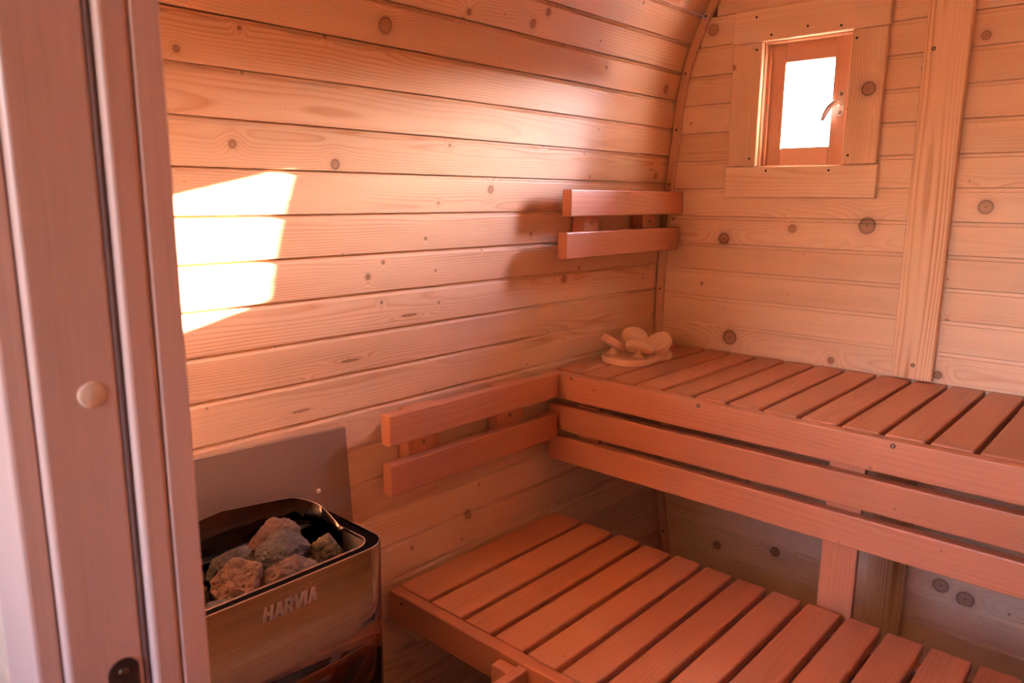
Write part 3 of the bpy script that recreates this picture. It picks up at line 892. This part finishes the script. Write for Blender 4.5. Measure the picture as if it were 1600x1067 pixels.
# black sheet paints the shade in the gap between casing and basket
po, pi_ = plan(0.002), plan(0.028)
n = len(po)
v = [(x, y, HZ - 0.0055) for x, y in po] + [(x, y, HZ - 0.0045) for x, y in pi_]
fs = [(i, i + 1, n + i + 1, n + i) for i in range(n - 1)]
v2 = [(x, y, z - 0.003) for x, y, z in v]
fs2 = [(2 * n + a, 2 * n + d, 2 * n + c, 2 * n + b) for a, b, c, d in fs]
link('gap_shade', mesh('gap_shade', v + v2, fs + fs2, M_BLACK), ht)
# stone basket: inner steel wall, rim and bottom
bk = sheet('stone_basket', plan(0.027), 0.50, HZ - 0.004, M_STEEL_IN, ht, thick=0.0012)
sheet('basket_rim', plan(0.026), HZ - 0.007, HZ - 0.0015, M_CHROME, bk, thick=0.003)
bo = plan(0.029)
v = [(x, y, 0.648) for x, y in bo] + [(x, y, 0.643) for x, y in bo]; n = len(bo)
link('basket_floor', mesh('basket_floor', v, [tuple(range(n)), tuple(range(n, 2 * n))] + [(i, (i + 1) % n, n + (i + 1) % n, n + i) for i in range(n)], M_BLACK), bk)
# back plate
bm = bmesh.new(); box_bm(bm, (HX0 - 0.003, HY0 + 0.002, 0.25), (HX0 + 0.0, HY1 - 0.002, HZ - 0.01))
bm_obj('back_plate', bm, M_STEEL_IN, ht)
# inner ledge along the wall side of the basket
bm = bmesh.new(); box_bm(bm, (HX0 + 0.002, HY0 + 0.03, 0.702), (HX0 + 0.034, HY1 - 0.045, 0.7045))
bm_obj('ledge', bm, M_STEEL_IN, bk)
# raised curved guard round the wall side
gp = []
gi = 0.0290
gy0, gy1, gx = HY0 + gi, HY1 - gi, HX0 + 0.012
R_ = 0.05
xe = -0.712
for k in range(9): gp.append((xe + (gx + R_ - xe) * k / 8, gy1))
for k in range(1, 9):
    a = math.pi / 2 + math.pi / 2 * k / 8; gp.append((gx + R_ + R_ * math.cos(a), gy1 - R_ + R_ * math.sin(a)))
for k in range(1, 12): gp.append((gx, gy1 - R_ - (gy1 - gy0 - 2 * R_) * k / 12))
for k in range(0, 9):
    a = math.pi + math.pi / 2 * k / 8; gp.append((gx + R_ + R_ * math.cos(a), gy0 + R_ + R_ * math.sin(a)))
for k in range(1, 9): gp.append((gx + R_ + (xe - gx - R_) * k / 8, gy0))
cum = [0.0]
for a, b in zip(gp[:-1], gp[1:]): cum.append(cum[-1] + math.hypot(a[0] - b[0], a[1] - b[1]))
tot = cum[-1]
tops = []
for c in cum:
    d = min(c, tot - c)                                    # distance from the nearer end
    ramp_ = min(1.0, d / 0.15)
    hgt = 0.052 * (ramp_ ** 0.85 * (1 - 0.18 * ramp_) / 0.82)
    mid = 1 - abs(c - tot / 2) / (tot / 2)
    tops.append(HZ - 0.006 + max(0.001, hgt + 0.022 * max(0, mid - 0.35) / 0.65))
gd = sheet('rear_guard', gp, HZ - 0.05, HZ, M_GUARD, ht, thick=0.0015, top=tops); gd['label'] = 'curved polished steel rear guard, dark reflection put into its colour'
sheet('guard_edge', gp, [t - 0.0012 for t in tops], HZ, M_CHROME, gd, thick=0.0022, top=[t + 0.0004 for t in tops])
# raised letters on the casing
LET = {
 'H': [[(0, 0), (.26, 0), (.26, .40), (.56, .40), (.56, 0), (.82, 0), (.82, 1), (.56, 1), (.56, .62), (.26, .62), (.26, 1), (0, 1)]],
 'A': [[(0, 0), (.26, 0), (.33, .24), (.60, .24), (.66, 0), (.92, 0), (.62, 1), (.32, 1)], [(.38, .44), (.55, .44), (.465, .76)]],
 'R': [[(0, 0), (.26, 0), (.26, .36), (.38, .36), (.58, 0), (.88, 0), (.64, .41), (.80, .56), (.82, .72), (.76, .90), (.60, 1), (0, 1)], [(.26, .56), (.50, .56), (.56, .68), (.50, .80), (.26, .80)]],
 'V': [[(.30, 0), (.60, 0), (.92, 1), (.65, 1), (.455, .34), (.27, 1), (0, 1)]],
 'I': [[(0, 0), (.26, 0), (.26, 1), (0, 1)]],
}
ADV = {'H': .92, 'A': .94, 'R': .90, 'V': .94, 'I': .38}
word = 'HARVIA'
tw = sum(ADV[c] for c in word)
LH = 0.0285; LW = 0.114
sxl = LW / tw
pxs = {}
fo = plan(0.0)
def front_x(y):
    ys = [p[1] for p in fo if p[0] > -0.66]; xs_ = [p[0] for p in fo if p[0] > -0.66]
    return float(np.interp(y, ys, xs_))
cur = 0.0
yl0 = 0.676 - LW / 2
for c in word:
    bm = bmesh.new()
    loops = []
    for poly in LET[c]:
        vs = []
        for (px_, py_) in poly:
            yy_ = yl0 + (cur + px_ + py_ * 0.20) * sxl
            vs.append(bm.verts.new((0, yy_, 0.6695 + py_ * LH)))
        es = [bm.edges.new((vs[i], vs[(i + 1) % len(vs)])) for i in range(len(vs))]
        loops += es
    bmesh.ops.triangle_fill(bm, use_beauty=True, use_dissolve=False, edges=loops)
    ret = bmesh.ops.extrude_face_region(bm, geom=list(bm.faces))
    top_ = set(e for e in ret['geom'] if isinstance(e, bmesh.types.BMVert))
    for vv in bm.verts:
        vv.co.x = front_x(vv.co.y) + (0.0028 if vv in top_ else -0.0004)
    bm_obj('letter', bm, M_LETTER, panel_o)
    cur += ADV[c]

# ------------------------------------------------------------------ stones
def stone(name, loc, size, seed, mat, label, rot=0.0, flat=0.75):
    rnd = random.Random(seed)
    bm = bmesh.new()
    bmesh.ops.create_icosphere(bm, subdivisions=5, radius=1.0)
    planes = []
    for k in range(15):
        d = Vector((rnd.gauss(0, 1), rnd.gauss(0, 1), rnd.gauss(0, 1))).normalized()
        planes.append((d, rnd.uniform(0.62, 0.92)))
    ofs = Vector((seed * 3.1, seed * 1.7, seed * 0.9))
    for v_ in bm.verts:
        p = v_.co.copy()
        k = 1.0
        for d, h in planes:
            q = p.dot(d)
            if q > 1e-4: k = min(k, h / q)
        k = k * 1.08
        nz = noise.fractal(p * 2.2 + ofs, 1.0, 2.0, 4) * 0.07 + noise.fractal(p * 6 + ofs, 0.8, 2.1, 6) * 0.05
        v_.co = Vector((p.x * size[0], p.y * size[1], p.z * size[2])) * (k + nz)
    bm.transform(Matrix.Rotation(rot, 4, 'Z') @ Matrix.Rotation(rnd.uniform(-0.3, 0.3), 4, 'X'))
    zmin = min(v_.co.z for v_ in bm.verts)
    o = bm_obj(name, bm, mat, None, loc)
    tag(o, label, 'stone', 'stones in the heater basket')
    return o
STONES = [
 ((-0.690, 0.640, 0.696), (0.056, 0.068, 0.050), M_ST1, 0.75, 'large rust-brown stone at the front of the heater basket'),
 ((-0.640, 0.722, 0.678), (0.036, 0.088, 0.056), M_ST1, 0.05, 'long tan wedge-shaped stone against the front rim above lettering'),
 ((-0.722, 0.752, 0.706), (0.050, 0.060, 0.042), M_ST2, 0.3, 'blue-grey stone in the middle of the heater basket'),
 ((-0.785, 0.765, 0.706), (0.036, 0.062, 0.046), M_ST1, 0.1, 'dark reddish stone near the rear guard'),
 ((-0.690, 0.830, 0.694), (0.034, 0.042, 0.036), M_ST3, 0.4, 'small dark mossy-looking stone at the far end of basket'),
 ((-0.640, 0.575, 0.670), (0.038, 0.056, 0.044), M_ST2, 0.0, 'grey-brown stone lowest at the near front rim'),
 ((-0.770, 0.660, 0.694), (0.045, 0.050, 0.040), M_ST2, 0.6, 'dark shaded stone behind the rust-brown stone'),
 ((-0.735, 0.555, 0.680), (0.045, 0.050, 0.042), M_ST1, 0.9, 'brown stone at the near end of the basket'),
 ((-0.780, 0.510, 0.670), (0.034, 0.038, 0.036), M_ST2, 0.2, 'dark grey stone in the near rear corner of the basket'),
]
for i, (loc, size, mat, rot, lab) in enumerate(STONES):
    stone('heater_stone', loc, size, 11 + i * 3, mat, lab, rot)

# ------------------------------------------------------------------ guard rail in front of the heater
gr = empty('heater_guard', (-0.39, 0.70, 0.0)); tag(gr, 'low wooden guard rail between heater and doorway joined to lower bench', 'guard rail')
board('top_rail', (-0.389, 0.325, 0.372), (-0.364, 1.1085, 0.430), M_BENCH, gr, 'y')
board('bottom_rail', (-0.389, 0.325, 0.060), (-0.364, 1.1085, 0.118), M_BENCH, gr, 'y')
board('end_post', (-0.443, 1.078, 0.0), (-0.3895, 1.1085, 0.421), M_BENCH, gr, 'z')
for y in (0.355, 0.485, 0.615, 0.745, 0.875, 0.99):
    board('baluster', (-0.410, y, 0.03), (-0.3895, y + 0.045, 0.415), M_BENCH, gr, 'z')

# ------------------------------------------------------------------ wooden knob rack lying on the upper bench
orn = empty('knob_rack', (-0.76, 2.11, 0.9)); tag(orn, 'pale kidney-shaped wooden board with four tilted round knobs on bench', 'knob rack')
ctrl = [(-0.850, 2.040), (-0.802, 1.988), (-0.738, 1.979), (-0.697, 1.994), (-0.676, 2.034), (-0.681, 2.082), (-0.686, 2.126), (-0.673, 2.165), (-0.683, 2.212), (-0.720, 2.240), (-0.772, 2.236), (-0.822, 2.200), (-0.858, 2.145), (-0.864, 2.088)]
ol = []
N = len(ctrl)
for i in range(N):
    p0, p1, p2, p3 = [Vector((*ctrl[(i + k) % N], 0)) for k in (-1, 0, 1, 2)]
    for t in np.linspace(0, 1, 6)[:-1]:
        t = float(t)
        ol.append(0.5 * ((2 * p1) + (p2 - p0) * t + (2 * p0 - 5 * p1 + 4 * p2 - p3) * t * t + (-p0 + 3 * p1 - 3 * p2 + p3) * t ** 3))
n = len(ol)
cen = sum(ol, Vector()) / n
rings = [(0.9003, 0.985), (0.903, 1.0), (0.917, 1.0), (0.920, 0.985)]
v = []
for z, sc_ in rings:
    for p in ol: v.append((cen.x + (p.x - cen.x) * sc_, cen.y + (p.y - cen.y) * sc_, z))
fs = []
for r_ in range(3):
    for i in range(n): fs.append((r_ * n + i, r_ * n + (i + 1) % n, (r_ + 1) * n + (i + 1) % n, (r_ + 1) * n + i))
fs.append(tuple(range(n))); fs.append(tuple(range(3 * n, 4 * n)))
link('base', mesh('base', v, fs, M_ORN), orn)
disc_me = lathe([(0.0, -0.012), (0.0425, -0.012), (0.0450, -0.0095), (0.0450, 0.0095), (0.0425, 0.012), (0.0, 0.012)], 40, M_ORN, 'knob', smooth=False)
cone_me = lathe([(0.0, 0.0), (0.0235, 0.0), (0.0185, 0.005), (0.009, 0.016), (0.0055, 0.024), (0.006, 0.030), (0.0, 0.030)], 20, M_ORN, 'stem')
ax = Vector((-0.735, 2.075, 0))
KN = [((-0.819, 2.058), (-0.816, 2.058, 0.954), (0.27, 0.45, 0.80)), ((-0.797, 2.146), (-0.800, 2.156, 0.960), (0.36, -0.40, 0.70)),
      ((-0.719, 2.056), (-0.718, 2.062, 0.953), (-0.12, 0.42, 0.85)), ((-0.716, 2.150), (-0.706, 2.158, 0.955), (-0.10, -0.55, 0.70))]
for (cx, cy), (dx, dy, dz), nv in KN:
    nrm = Vector(nv).normalized()
    R = Vector((0, 0, 1)).rotation_difference(nrm).to_matrix()
    k = link('knob', disc_me, orn, (dx, dy, dz), R)
    link('stem', cone_me, k, (cx, cy, 0.919), Vector((0, 0, 1)).rotation_difference(Vector((dx - cx, dy - cy, dz - 0.917))).to_matrix())

# ------------------------------------------------------------------ outside
bm = bmesh.new(); box_bm(bm, (-40, -40, -0.32), (40, 40, -0.22))
gnd = bm_obj('ground', bm, M_GROUND); tag(gnd, 'open dull ground around the sauna', kind='structure')
bm = bmesh.new(); box_bm(bm, (-0.80, Y0, -0.09), (0.80, 0.155, -0.03))
deck = bm_obj('added_room_floor', bm, M_DARKWOOD); tag(deck, 'floor of the added room behind the camera', kind='structure')

# added unseen dark ridge, blocks low sky light on the sunny side
rnd = random.Random(3)
v = []; fs = []
N = 120
for i in range(N + 1):
    az = math.radians(-4 + 74 * i / N)
    env = min(1.0, i / 10, (N - i) / 10)
    hgt = -0.25 + env * (3.75 + 0.35 * noise.noise(Vector((i * 0.31, 0, 0))) + 0.25 * noise.noise(Vector((i * 0.9, 5, 0))))
    for (rr, zz_) in ((17.5, -0.3), (18.2, hgt * 0.6), (19.0, hgt), (20.5, hgt * 0.8), (22.5, -0.3)):
        v.append((rr * math.sin(az), 2.5 + rr * math.cos(az), zz_))
for i in range(N):
    for j in range(4):
        fs.append((i * 5 + j, (i + 1) * 5 + j, (i + 1) * 5 + j + 1, i * 5 + j + 1))
    fs.append((i * 5 + 4, (i + 1) * 5 + 4, (i + 1) * 5, i * 5))
fs.append((0, 1, 2, 3, 4)); fs.append(tuple(N * 5 + k for k in range(5)))
M_BLOCKER = simple('sky_blocker_dark', (0.035, 0.05, 0.025), 0.9, 0.0, 2.5, 0.5)
rise = link('sky_blocker', mesh('sky_blocker', v, fs, M_BLOCKER)); tag(rise, 'added dark ridge outside that blocks low sky light', kind='structure')
